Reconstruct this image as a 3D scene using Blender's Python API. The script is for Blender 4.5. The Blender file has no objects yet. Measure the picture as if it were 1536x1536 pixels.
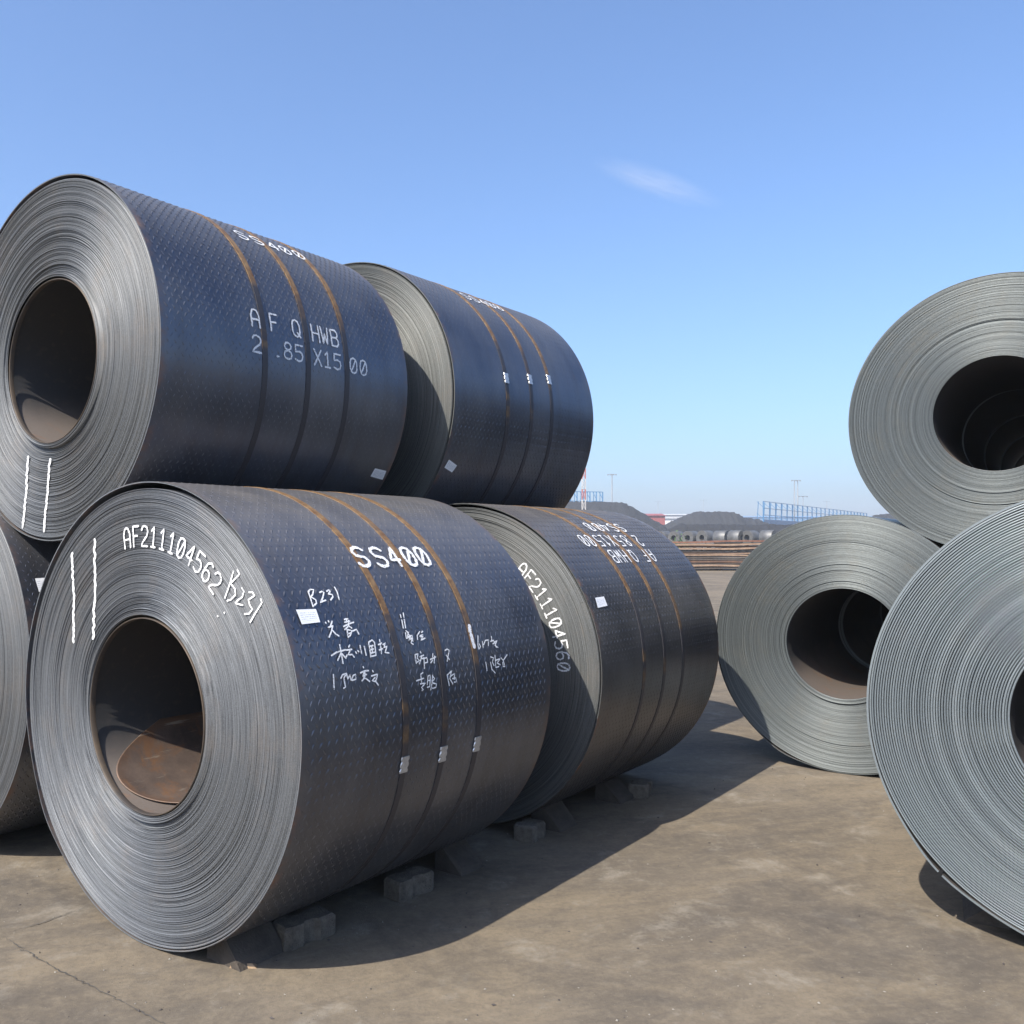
import bpy, bmesh, math, random
import numpy as np
from mathutils import Vector, Quaternion

random.seed(7)
rng = np.random.default_rng(11)
R_ = math.radians
scene = bpy.context.scene
C = scene.collection

# ------------------------------------------------------------------ camera
F_PX, PITCH, EYE = 1372.42, 0.0063, 1.5139         # focal length for a 1536 px picture
PPX, PPY = 686.95, 805.84                           # where the lens axis meets the (cropped) picture
cam_d = bpy.data.cameras.new("camera")
cam_d.sensor_width = 36.0
cam_d.lens = 36.0 * F_PX / 1536.0
cam_d.shift_x = (768 - PPX)/1536
cam_d.shift_y = (PPY - 768)/1536
cam_d.clip_start = 0.05
cam_d.clip_end = 20000
cam = bpy.data.objects.new("camera", cam_d)
C.objects.link(cam)
cam.location = (0, 0, EYE)
cam.rotation_euler = (math.pi / 2 + PITCH, 0, 0)
scene.camera = cam

# ------------------------------------------------------------------ sky, sun, exposure
TH_L = 0.6553                                     # heading of the left stack's axes
SUN_EL = R_(46.4)
SUN_AZ = TH_L + .07                               # heading of the light
LIGHT = Vector((math.sin(SUN_AZ), math.cos(SUN_AZ), -math.tan(SUN_EL))).normalized()   # the way the light travels
world = bpy.data.worlds.new("World")
scene.world = world
world.use_nodes = True
wn = world.node_tree
sky = wn.nodes.new("ShaderNodeTexSky")
sky.sky_type = 'NISHITA'
sky.sun_disc = False
sky.sun_elevation = SUN_EL
sky.sun_rotation = SUN_AZ + math.pi
sky.altitude = 0
sky.air_density = 1.0
sky.dust_density = 2.6
sky.ozone_density = 8.5
wn.links.new(sky.outputs[0], wn.nodes["Background"].inputs[0])
wn.nodes["Background"].inputs[1].default_value = 0.15
sun_d = bpy.data.lights.new("sun", 'SUN')
sun_d.energy = 5.0
sun_d.angle = R_(0.55)
sun_d.color = (1.0, 0.925, 0.815)
sun = bpy.data.objects.new("sun", sun_d)
C.objects.link(sun)
sun.rotation_euler = LIGHT.to_track_quat('-Z', 'Y').to_euler()
sun.location = (-8, -10, 20)
vs = scene.view_settings
vs.view_transform = 'Standard'
vs.look = 'None'
vs.exposure = 0.8
vs.gamma = 1.0
vs.use_curve_mapping = False
scene.cycles.use_denoising = True
scene.cycles.max_bounces = 6
scene.cycles.transparent_max_bounces = 12

# ------------------------------------------------------------------ helpers
def ray(x, y):
    d = np.array([(x - PPX) / F_PX, 1.0, -(y - PPY) / F_PX])
    c, s = math.cos(PITCH), math.sin(PITCH)
    return np.array([d[0], d[1] * c - d[2] * s, d[1] * s + d[2] * c])
EYEP = np.array([0, 0, EYE])
def at(x, y, Y):
    """the place seen at picture point (x, y) at distance Y"""
    d = ray(x, y)
    return EYEP + d * (Y / d[1])
def on_ground(x, y):
    d = ray(x, y)
    return EYEP + d * (-EYE / d[2])

def mesh_obj(name, V, F, mats=(), parent=None, smooth=False, mi=None, uv=None):
    me = bpy.data.meshes.new(name)
    V = np.asarray(V, dtype=np.float32).reshape(-1, 3)
    if isinstance(F, np.ndarray):
        n, k = F.shape
        me.vertices.add(len(V)); me.vertices.foreach_set("co", V.ravel())
        me.loops.add(n * k); me.loops.foreach_set("vertex_index", F.astype(np.int32).ravel())
        me.polygons.add(n)
        me.polygons.foreach_set("loop_start", np.arange(0, n * k, k, dtype=np.int32))
        me.polygons.foreach_set("loop_total", np.full(n, k, dtype=np.int32))
        me.update(calc_edges=True)
    else:
        me.from_pydata([tuple(v) for v in V], [], F)
    for m in mats: me.materials.append(m)
    n = len(me.polygons)
    if mi is not None: me.polygons.foreach_set("material_index", np.asarray(mi, dtype=np.int32))
    me.polygons.foreach_set("use_smooth", np.full(n, bool(smooth)))
    if uv is not None:
        ul = me.uv_layers.new(name="UVMap")
        li = np.zeros(len(me.loops), dtype=np.int32); me.loops.foreach_get("vertex_index", li)
        ul.data.foreach_set("uv", np.asarray(uv, dtype=np.float32)[li].ravel())
    me.update()
    o = bpy.data.objects.new(name, me)
    C.objects.link(o)
    if parent is not None: o.parent = parent
    return o

def tag(o, label=None, cat=None, group=None, kind=None):
    if label: o["label"] = label
    if cat: o["category"] = cat
    if group: o["group"] = group
    if kind: o["kind"] = kind
    return o

def empty(name, loc, rz=0.0):
    o = bpy.data.objects.new(name, None)
    o.empty_display_size = 0.2
    C.objects.link(o)
    o.location = loc
    o.rotation_euler = (0, 0, rz)
    return o

class MB:
    """collects shapes for one mesh"""
    def __init__(s): s.v, s.f = [], []
    def add(s, V, F):
        b = len(s.v); s.v += [tuple(map(float, p)) for p in V]; s.f += [tuple(i + b for i in f) for f in F]
    def box(s, lo, hi, M=None):
        x0, y0, z0 = lo; x1, y1, z1 = hi
        V = [(x0,y0,z0),(x1,y0,z0),(x1,y1,z0),(x0,y1,z0),(x0,y0,z1),(x1,y0,z1),(x1,y1,z1),(x0,y1,z1)]
        s.add(V, [(0,3,2,1),(4,5,6,7),(0,1,5,4),(1,2,6,5),(2,3,7,6),(3,0,4,7)])
    def bar(s, p, q, w, d=None):
        p = np.array(p, float); q = np.array(q, float); d = d or w
        ax = q - p; L = np.linalg.norm(ax); ax /= L
        up = np.array([0, 0, 1.]) if abs(ax[2]) < .95 else np.array([1., 0, 0])
        a = np.cross(ax, up); a /= np.linalg.norm(a); b = np.cross(a, ax)
        V = [p + sa*a*w/2 + sb*b*d/2 for sa, sb in ((-1,-1),(1,-1),(1,1),(-1,1))]
        V += [v + ax*L for v in V]
        s.add(V, [(0,1,2,3),(7,6,5,4),(0,4,5,1),(1,5,6,2),(2,6,7,3),(3,7,4,0)])
    def cyl(s, p, q, r0, r1=None, n=10):
        r1 = r0 if r1 is None else r1
        p = np.array(p, float); q = np.array(q, float); ax = q - p; L = np.linalg.norm(ax); ax /= L
        up = np.array([0, 0, 1.]) if abs(ax[2]) < .95 else np.array([1., 0, 0])
        a = np.cross(ax, up); a /= np.linalg.norm(a); b = np.cross(a, ax)
        V = []
        for c, r in ((p, r0), (q, r1)):
            V += [c + r*(math.cos(2*math.pi*i/n)*a + math.sin(2*math.pi*i/n)*b) for i in range(n)]
        s.add(V, [tuple(range(n))[::-1], tuple(range(n, 2*n))] + [(i, (i+1) % n, n+(i+1) % n, n+i) for i in range(n)])
    def build(s, name, mats, parent=None, smooth=False):
        return mesh_obj(name, s.v, s.f, mats if isinstance(mats, (list, tuple)) else [mats], parent, smooth)

# ------------------------------------------------------------------ materials
class NT:
    def __init__(s, name):
        s.m = bpy.data.materials.new(name); s.m.use_nodes = True
        s.t = s.m.node_tree; s.b = s.t.nodes["Principled BSDF"]; s.out = s.t.nodes["Material Output"]
    def n(s, typ, **kw):
        x = s.t.nodes.new(typ)
        for k, v in kw.items():
            if k.startswith("i_"):
                key = k[2:]; x.inputs[int(key) if key.isdigit() else key.replace("_", " ")].default_value = v
            else: setattr(x, k, v)
        return x
    def l(s, a, b): s.t.links.new(a, b)
    def coord(s, which="Object"): return s.n("ShaderNodeTexCoord").outputs[which]
    def noise(s, vec, scale, detail=4, rough=.55, dist=0.0, dim='3D'):
        x = s.n("ShaderNodeTexNoise", noise_dimensions=dim)
        x.inputs["Scale"].default_value = scale; x.inputs["Detail"].default_value = detail
        x.inputs["Roughness"].default_value = rough; x.inputs["Distortion"].default_value = dist
        if vec is not None: s.l(vec, x.inputs["W" if dim == '1D' else "Vector"])
        return x.outputs[0]
    def ramp(s, fac, stops, interp='LINEAR'):
        x = s.n("ShaderNodeValToRGB"); x.color_ramp.interpolation = interp
        e = x.color_ramp.elements
        while len(e) < len(stops): e.new(.5)
        for el, (p, c) in zip(e, stops):
            el.position = p; el.color = (c, c, c, 1) if isinstance(c, (int, float)) else (*c, 1)
        s.l(fac, x.inputs[0]); return x.outputs[0]
    def mix(s, fac, a, b, mode='MIX'):
        x = s.n("ShaderNodeMix", data_type='RGBA', blend_type=mode)
        for sock, val in ((x.inputs[0], fac), (x.inputs[6], a), (x.inputs[7], b)):
            if isinstance(val, bpy.types.NodeSocket): s.l(val, sock)
            elif isinstance(val, (int, float)): sock.default_value = val
            else: sock.default_value = (*val, 1)
        return x.outputs[2]
    def math(s, op, a, b=0.0, c=None, clamp=False):
        x = s.n("ShaderNodeMath", operation=op, use_clamp=clamp)
        for i, val in enumerate((a, b) if c is None else (a, b, c)):
            if isinstance(val, bpy.types.NodeSocket): s.l(val, x.inputs[i])
            else: x.inputs[i].default_value = val
        return x.outputs[0]
    def smooth(s, v, a, b):
        x = s.n("ShaderNodeMapRange", interpolation_type='SMOOTHSTEP')
        s.l(v, x.inputs[0]); x.inputs[1].default_value = a; x.inputs[2].default_value = b
        return x.outputs[0]
    def sep(s, vec):
        x = s.n("ShaderNodeSeparateXYZ"); s.l(vec, x.inputs[0]); return x.outputs
    def mapping(s, vec, scale=(1,1,1), rot=(0,0,0), loc=(0,0,0)):
        x = s.n("ShaderNodeMapping"); s.l(vec, x.inputs[0])
        x.inputs["Scale"].default_value = scale; x.inputs["Rotation"].default_value = rot; x.inputs["Location"].default_value = loc
        return x.outputs[0]
    def set(s, **kw):
        for k, v in kw.items():
            sock = s.b.inputs[k.replace("_", " ")]
            if isinstance(v, bpy.types.NodeSocket): s.l(v, sock)
            elif isinstance(v, (tuple, list)) and len(v) == 3: sock.default_value = (*v, 1)
            else: sock.default_value = v
        return s
    def bump(s, h, strength, dist):
        x = s.n("ShaderNodeBump"); x.inputs["Strength"].default_value = strength; x.inputs["Distance"].default_value = dist
        s.l(h, x.inputs["Height"]); s.l(x.outputs[0], s.b.inputs["Normal"])

def rand_of_object(t):
    return t.n("ShaderNodeObjectInfo").outputs["Random"]

def scale_material(name, dark, light, rust=.5):
    """blue-black mill scale of a hot rolled strip, rust along the edges (local Y runs along the coil)"""
    t = NT(name); co = t.coord()
    big = t.noise(co, 1.3, 5, .6); fine = t.noise(co, 55, 3, .6)
    streak = t.noise(t.mapping(co, (1, 14, 1)), 1.1, 5, .6)
    col = t.mix(t.ramp(big, [(.3, 0.), (.7, 1.)]), dark, light)
    col = t.mix(t.math('MULTIPLY', t.ramp(streak, [(.45, 0.), (.75, 1.)]), .35), col, (.10, .085, .075))
    y = t.sep(co)[1]
    edge = t.math('ADD', t.smooth(y, .045, -.01), t.smooth(y, 1.46, 1.51))
    patch = t.ramp(t.noise(co, 9, 6, .7), [(.45, 0.), (.62, 1.)])
    rustf = t.math('MULTIPLY', t.math('MULTIPLY', edge, patch), rust * 1.5, clamp=True)
    spots = t.math('MULTIPLY', t.ramp(t.noise(co, 5, 8, .75), [(.62, 0.), (.76, 1.)]), rust * .55)
    allr = t.math('MAXIMUM', rustf, spots)
    col = t.mix(allr, col, t.mix(fine, (.20, .085, .035), (.34, .17, .08)))
    dust = t.math('MULTIPLY', t.ramp(t.noise(co, 2.6, 7, .7), [(.42, 0.), (.8, 1.)]), .4)
    nz = t.sep(t.n("ShaderNodeNewGeometry").outputs["Normal"])[2]
    settled = t.math('MULTIPLY', t.smooth(nz, .40, .95), t.ramp(t.noise(co, 6, 6, .7), [(.3, .45), (.7, .95)]))   # yard dust lies on top
    dust = t.math('MAXIMUM', dust, settled)
    col = t.mix(dust, col, (.165, .152, .140))
    rgh = t.math('ADD', t.math('MULTIPLY', fine, .14), t.math('MULTIPLY_ADD', big, .16, .20))
    rgh = t.math('ADD', rgh, t.math('MULTIPLY', allr, .3))
    t.set(Base_Color=col, Roughness=rgh, Metallic=t.math('SUBTRACT', .82, t.math('MULTIPLY', t.math('MAXIMUM', allr, dust), .55)))
    t.bump(t.math('ADD', fine, t.math('MULTIPLY', t.noise(co, 14, 3), 2.0)), .10, .004)
    return t.m

def edge_material(name, dark, light, Rc, freq, tint=(.14, .105, .075), rough=.46, metal=.30):
    """slit edges of the wraps: tone changes from wrap to wrap (with the radius), dirt and rust on top"""
    t = NT(name); co = t.coord(); x, y, z = t.sep(co)
    zz = t.math('SUBTRACT', z, Rc)
    rad = t.math('SQRT', t.math('ADD', t.math('MULTIPLY', x, x), t.math('MULTIPLY', zz, zz)))
    wrap = t.noise(t.math('MULTIPLY', rad, freq), 1.0, 2, .7, dim='1D')
    band = t.noise(t.math('MULTIPLY', rad, freq * .09), 1.0, 3, .6, dim='1D')
    speck = t.noise(co, 120, 3, .7)
    f = t.math('ADD', t.math('MULTIPLY', wrap, .78), t.math('MULTIPLY', band, .10))
    f = t.math('ADD', f, t.math('MULTIPLY', t.noise(co, 260, 2, .8), .5))
    f = t.math('ADD', f, t.math('MULTIPLY', speck, .15))
    col = t.mix(t.ramp(f, [(.54, 0.), (.94, 1.)]), dark, light)
    dirt = t.math('MULTIPLY', t.ramp(t.noise(co, 3.2, 8, .75), [(.5, 0.), (.72, 1.)]), .55)
    dirt = t.math('MULTIPLY', dirt, t.ramp(t.noise(t.math('MULTIPLY', rad, freq * .5), 1.0, 2, dim='1D'), [(.4, .3), (.65, 1.)]))
    col = t.mix(dirt, col, tint)
    t.set(Base_Color=col, Metallic=t.math('SUBTRACT', metal, t.math('MULTIPLY', dirt, .6)),
          Roughness=t.math('ADD', rough, t.math('MULTIPLY', speck, .22)))
    t.bump(t.math('ADD', speck, t.math('MULTIPLY', t.noise(co, 38, 4, .7), 1.2)), .16, .003)
    return t.m

def bore_material():
    t = NT("bore_scale_rust"); co = t.coord()
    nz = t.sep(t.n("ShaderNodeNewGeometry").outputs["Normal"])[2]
    floor_dust = t.smooth(t.math('ADD', nz, t.math('MULTIPLY', t.noise(co, 3, 5), .5)), .45, 1.0)   # dust and rust gather on the upward side; upper wall coloured darker for shade
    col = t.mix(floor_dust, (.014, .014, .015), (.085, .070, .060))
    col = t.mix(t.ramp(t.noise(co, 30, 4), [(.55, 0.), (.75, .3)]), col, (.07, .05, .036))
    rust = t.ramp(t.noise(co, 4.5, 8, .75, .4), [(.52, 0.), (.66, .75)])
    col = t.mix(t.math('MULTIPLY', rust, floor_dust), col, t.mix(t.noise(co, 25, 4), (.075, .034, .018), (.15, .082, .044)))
    t.set(Base_Color=col, Roughness=.62, Metallic=.25)
    t.bump(t.noise(co, 60, 3), .15, .004)
    return t.m

def rust_material(name, a, b, rough=.75, scale=14, metal=.1):
    t = NT(name); co = t.coord()
    col = t.mix(t.ramp(t.noise(co, scale, 7, .7), [(.35, 0.), (.65, 1.)]), a, b)
    t.set(Base_Color=col, Roughness=rough, Metallic=metal)
    t.bump(t.noise(co, scale * 6, 4), .2, .003)
    return t.m

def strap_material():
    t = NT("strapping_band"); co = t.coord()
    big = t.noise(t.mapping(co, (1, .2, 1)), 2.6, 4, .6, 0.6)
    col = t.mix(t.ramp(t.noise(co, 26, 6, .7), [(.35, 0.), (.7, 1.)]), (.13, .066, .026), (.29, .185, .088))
    darkf = t.math('ADD', big, t.math('MULTIPLY', t.smooth(t.sep(co)[2], 1.35, .55), .22))      # dark tone takes over towards the bottom
    col = t.mix(t.ramp(darkf, [(.52, 0.), (.62, 1.)]), col, (.050, .047, .052))
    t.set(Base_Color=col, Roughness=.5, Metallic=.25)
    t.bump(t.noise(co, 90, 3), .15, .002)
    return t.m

def paint_material():
    """white marking paint with broken, sprayed edges: UV x runs across the stroke, UV y along it"""
    t = NT("white_marking_paint"); uv = t.coord("UV"); co = t.coord()
    u = t.sep(uv)[0]
    d = t.math('MULTIPLY', t.math('ABSOLUTE', t.math('SUBTRACT', u, .5)), 2.0)      # 0 middle, 1 rim
    n = t.noise(co, 210, 4, .75)
    m = t.noise(co, 60, 3, .7)
    v = t.math('ADD', d, t.math('MULTIPLY', t.math('SUBTRACT', n, .5), 1.1))
    v = t.math('ADD', v, t.math('MULTIPLY', t.math('SUBTRACT', m, .5), 1.5))
    a = t.math('MULTIPLY', t.smooth(v, 1.0, .50), t.ramp(t.noise(co, 130, 4, .75), [(.33, .1), (.46, 1.)]))
    t.set(Base_Color=(.72, .73, .74), Roughness=.7, Alpha=a)
    return t.m

def chalk_material():
    t = NT("white_paint_pen"); co = t.coord()
    a = t.ramp(t.noise(co, 170, 3, .7), [(.34, 0.), (.44, 1.)])
    t.set(Base_Color=(.80, .80, .79), Roughness=.7, Alpha=a)
    return t.m

def paper_material():
    t = NT("printed_label_paper"); uv = t.coord("UV"); x, y, _ = t.sep(uv)
    rows = t.math('LESS_THAN', t.math('FRACT', t.math('MULTIPLY', y, 7.0)), .48)
    words = t.math('GREATER_THAN', t.noise(t.mapping(uv, (26, 7, 1)), 1.0, 2), .47)
    inside = t.math('MULTIPLY', t.math('LESS_THAN', t.math('ABSOLUTE', t.math('SUBTRACT', x, .5)), .40),
                    t.math('LESS_THAN', t.math('ABSOLUTE', t.math('SUBTRACT', y, .52)), .34))
    f = t.math('MULTIPLY', t.math('MULTIPLY', rows, words), t.math('MULTIPLY', inside, .45))
    t.set(Base_Color=t.mix(f, (.78, .79, .80), (.10, .12, .20)), Roughness=.55)
    return t.m

def plain(name, c, rough=.6, metal=0.0, var=.25, scale=8, bump=.1):
    t = NT(name); co = t.coord()
    k = tuple(v * (1 - var) for v in c)
    t.set(Base_Color=t.mix(t.ramp(t.noise(co, scale, 6, .65), [(.3, 0.), (.7, 1.)]), k, c), Roughness=rough, Metallic=metal)
    if bump: t.bump(t.noise(co, scale * 5, 4), bump, .01)
    return t.m

M = {}
M['scale'] = scale_material("blue_mill_scale", (.106, .117, .146), (.178, .187, .213))
M['scale_brown'] = scale_material("brownish_mill_scale", (.100, .103, .117), (.178, .173, .177), .7)
M['scale_grey'] = scale_material("grey_mill_scale", (.08, .085, .09), (.13, .135, .14), .3)
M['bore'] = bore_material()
def tail_material():
    t = NT("rusty_strip_tail"); co = t.coord(); u, v, _ = t.sep(t.coord("UV"))
    n = t.noise(co, 12, 7, .75)
    border = t.math('MAXIMUM', t.smooth(t.math('ADD', u, t.math('MULTIPLY', n, .16)), .15, .04), t.smooth(t.math('ADD', v, t.math('MULTIPLY', n, .12)), .16, .06))
    col = t.mix(t.ramp(t.noise(co, 5, 7, .7), [(.35, 0.), (.65, 1.)]), (.058, .045, .040), (.125, .092, .074))
    col = t.mix(t.math('MULTIPLY', border, t.ramp(n, [(.3, .5), (.6, 1.)])), col, t.mix(n, (.075, .040, .026), (.15, .085, .045)))
    blot = t.ramp(t.noise(co, 7, 8, .78, .5), [(.50, 0.), (.62, .85)])
    col = t.mix(blot, col, t.mix(n, (.085, .040, .022), (.19, .105, .055)))
    scr = t.ramp(t.noise(t.mapping(co, (3, 1.2, 22), (0, .5, .2)), 2.4, 5, .7), [(.60, 0.), (.70, 1.)])
    col = t.mix(t.math('MULTIPLY', scr, .7), col, (.30, .27, .22))
    t.set(Base_Color=col, Roughness=.55, Metallic=.25); t.bump(t.noise(co, 70, 4), .2, .003)
    return t.m
M['tail'] = tail_material()
M['lip'] = rust_material("rusty_inner_lip", (.035, .034, .036), (.11, .080, .052), .55, 2.6, .4)
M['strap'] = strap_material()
M['seal'] = plain("strap_seal_zinc", (.62, .63, .64), .42, .7, .3, 60)
M['paint'] = paint_material()
M['chalk'] = chalk_material()
M['paper'] = paper_material()

# ------------------------------------------------------------------ coils
def revolve(profile, Rc, seg=144, mod=None, closed=False, cx=0.0, cz=0.0, t0=0.0, t1=2*math.pi):
    """profile: (radius, y) pairs turned about the coil's axis; mod(theta array, index) -> dr, dy"""
    full = abs((t1 - t0) - 2*math.pi) < 1e-6
    n = seg if full else seg + 1
    th = np.linspace(t0, t1, seg + 1)[:n]
    P = np.asarray(profile, float)
    m = len(P)
    rr = np.repeat(P[:, 0:1], n, 1); yy = np.repeat(P[:, 1:2], n, 1)
    if mod is not None:
        for i in range(m):
            a, b = mod(th, i); rr[i] = rr[i] + a; yy[i] = yy[i] + b
    V = np.stack([rr*np.sin(th) + cx, yy, rr*np.cos(th) + Rc + cz], -1).reshape(-1, 3)
    rows = m if closed else m - 1
    i = np.arange(rows)[:, None]; j = np.arange(seg)[None, :]
    a = i*n + j; b = i*n + (j+1) % n; c = ((i+1) % m)*n + (j+1) % n; d = ((i+1) % m)*n + j
    return V, np.stack([a, d, c, b], -1).reshape(-1, 4)

def lug_mesh(Rs, Rc, W, ps=.0360, pr=.0235, length=.027, width=.0095, h=.0024):
    """raised teardrop lugs of tread plate, laid out over the whole outer surface"""
    nrow = int(2*math.pi*Rs/pr) // 2*2
    ncol = int((W - .03)/ps)
    ii, jj = np.meshgrid(np.arange(nrow), np.arange(ncol), indexing='ij')
    s = .02 + (jj + .25 + .5*(ii % 2))*ps
    ph = ii*(2*math.pi/nrow)
    ang = np.where(ii % 2 == 0, R_(62), R_(-62)) + rng.normal(0, .09, ii.shape)
    s = s.ravel(); ph = ph.ravel(); ang = ang.ravel()
    L, w = length/2, width/2
    base = np.array([(-L, 0, 0), (-L*.3, -w*.8, 0), (L*.45, -w, 0), (L, 0, 0), (L*.45, w, 0), (-L*.3, w*.8, 0), (-L*.25, 0, h*.8), (L*.4, 0, h)])
    ca, sa = np.cos(ang)[:, None], np.sin(ang)[:, None]
    ds = base[None, :, 0]*ca - base[None, :, 1]*sa
    dp = base[None, :, 0]*sa + base[None, :, 1]*ca
    phi = ph[:, None] + dp/Rs; r = Rs - .0002 + base[None, :, 2]; y = s[:, None] + ds
    V = np.stack([r*np.sin(phi), y, Rc + r*np.cos(phi)], -1).reshape(-1, 3)
    T = np.array([(0,1,6),(1,2,7),(1,7,6),(2,3,7),(3,4,7),(4,5,6),(4,6,7),(5,0,6)])[:, ::-1]
    F = (np.arange(len(s))[:, None, None]*8 + T[None]).reshape(-1, 3)
    return V, F

class Coil:
    """one strip coil; local frame: X across, Y along the axis away from the viewer, Z up, origin on the floor line under the front face"""
    def __init__(s, name, c, R, r, th, label, group, W=1.5, wraps=170, seed=0, edge=None, skin='scale', gap=.012, gapdir=-.9,
                 lugs=True, seg=144, cen=.0, lip=True, groove=.0022, jit=.0016, bulge=None, steps=(), tail_angle=None, wrap_t=.005, cham=(.22, .22), slot=0.0):
        g = np.random.default_rng(seed)
        s.R, s.r, s.W, s.th = R, r, W, th
        s.c = np.array(c, float)
        s.a = np.array([math.sin(th), math.cos(th), 0]); s.u = np.array([math.cos(th), -math.sin(th), 0])
        s.o = empty(name, (c[0], c[1], c[2] - R), -th)
        tag(s.o, label, "steel coil", group)
        edge = edge or M['edge_a']
        # the wound strip: every wrap is a ridge on both ends of the coil
        Rb = R - wrap_t - gap*.55
        cx, cz = -gap*.5*math.sin(gapdir), -gap*.5*math.cos(gapdir)
        rin = r + .004
        rad = np.linspace(rin, Rb, wraps + 1)
        walk = np.cumsum(g.normal(0, jit*.25, wraps)); walk -= np.linspace(walk[0], walk[-1], wraps)
        off = walk + g.normal(0, jit, wraps)
        for (ra, rb, d) in steps: off[(rad[:-1] >= ra) & (rad[:-1] < rb)] += d
        prof, own = [], []
        for i in range(wraps):
            a, b = rad[i], rad[i+1]; t = b - a
            prof += [(a, off[i] + groove), (a + t*cham[0], off[i]), (b - t*cham[1], off[i])]; own += [i]*3
        prof.append((Rb, .012)); own.append(wraps - 1)
        amp = g.normal(0, jit*.5, wraps); ph = g.uniform(0, 6.28, wraps); kk = g.integers(1, 4, wraps)
        def mod(th_, i):
            w = own[i]; return 0.0, amp[w]*np.sin(kk[w]*th_ + ph[w])
        if slot:                                             # open gaps between thick wraps: crown, two walls and a floor each
            Vs, Fs, nb = [], [], 0
            for i in range(wraps):
                a, b = rad[i], rad[i+1]; t = b - a; q = a + t*slot*g.uniform(.7, 1.3); d = off[i]; e = d + t*.22
                for st in ([(a, d + .02), (q, d + .02)], [(q, d + .02), (q, e)], [(q, e), (q + (b-q)*.25, d + t*.03), (q + (b-q)*.6, d), (b, e)], [(b, e), (b, d + .03)]):
                    V, F = revolve(st, R, seg, lambda th_, k: (0.0, amp[i]*np.sin(kk[i]*th_ + ph[i])), cx=cx, cz=cz)
                    Vs.append(V); Fs.append(F + nb); nb += len(V)
            V, F = np.concatenate(Vs), np.concatenate(Fs)
        else:
            V, F = revolve(prof, R, seg, mod, cx=cx, cz=cz)
        back = [(Rb, .012), (Rb, W - .006)]
        rb_ = np.linspace(Rb, rin, 40)
        for i in range(39):
            d = g.normal(0, .0015); back += [(rb_[i] - .001, W - d), (rb_[i+1] + .001, W - d)]
        V2, F2 = revolve(back, R, seg, cx=cx, cz=cz)
        mesh_obj("wound_strip", np.concatenate([V, V2]), np.concatenate([F, F2 + len(V)]), [edge], s.o, True)
        # bore
        V, F = revolve([(rin + .004, .012), (rin, .016), (rin, W - .004)], R, 96, cx=cx, cz=cz)
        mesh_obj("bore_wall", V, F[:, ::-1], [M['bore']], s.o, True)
        # outermost wrap, standing a little off the coil on one side
        Ri = R - wrap_t
        b_ang, b_amt = bulge if bulge else (0, 0)
        def lift(t):
            dt = (t - b_ang + math.pi) % (2*math.pi) - math.pi
            return b_amt*np.exp(-(dt/.16)**2)
        def mod2(t, i): return lift(t) + .0012*np.sin(3*t + seed), .0025*np.sin(2*t + seed) + .0015*np.sin(5*t)
        ta, tb = 0.0, 2*math.pi
        if tail_angle is not None: ta, tb = tail_angle, tail_angle + 2*math.pi - .02
        strips = [[(R, .0), (R, W*.5), (R, W)], [(Ri, .0), (R, .0)], [(R, W), (Ri, W)], [(Ri, W), (Ri, .0)]]
        Vs, Fs, mi, nb = [], [], [], 0
        for k, st in enumerate(strips):
            V, F = revolve(st, R, seg, mod2, t0=ta, t1=tb)
            Vs.append(V); Fs.append(F + nb); nb += len(V); mi += [1 if k in (1, 2) else 0]*len(F)
        mesh_obj("outer_wrap", np.concatenate(Vs), np.concatenate(Fs), [M[skin], edge], s.o, True, mi)
        if lip:
            rl = r - .003
            V, F = revolve([(rl - .003, .014), (rl - .003, -lip), (rl - .0005, -lip - .002), (rl + .002, -lip), (rl + .002, .014)], R, 96,
                           lambda t, i: (.0045*np.sin(t - 1.0), .004*np.sin(t + 2)), cx=cx, cz=cz)
            mesh_obj("inner_wrap_end", V, F, [M['lip']], s.o, True)
        if lugs:
            V, F = lug_mesh(R, R, W)
            tag(mesh_obj("tread_lugs", V, F, [M[skin]], s.o, False), kind="stuff")
        s.nstroke = 0
    # surface coordinates -----------------------------------------------------------------
    def side_px(s, x, y, far=False, rad=None):
        d = ray(x, y); o = EYEP - s.c; rad = rad or s.R
        du, dz, ou, oz = d @ s.u, d[2], o @ s.u, o[2]
        A = du*du + dz*dz; B = 2*(du*ou + dz*oz); Cc = ou*ou + oz*oz - rad*rad
        t = (-B + (1 if far else -1)*math.sqrt(max(B*B - 4*A*Cc, 0)))/2/A
        P = o + t*d
        return P @ s.a, math.atan2(P @ s.u, P[2])
    def face_px(s, x, y):
        d = ray(x, y); t = ((s.c - EYEP) @ s.a)/(d @ s.a); P = EYEP + t*d - s.c
        return P @ s.u, P[2]
    def side_pt(s, sv, ph, off): return ((s.R + off)*math.sin(ph), sv, s.R + (s.R + off)*math.cos(ph))
    def face_pt(s, u, z, off): return (u, -off, s.R + z)
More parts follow.
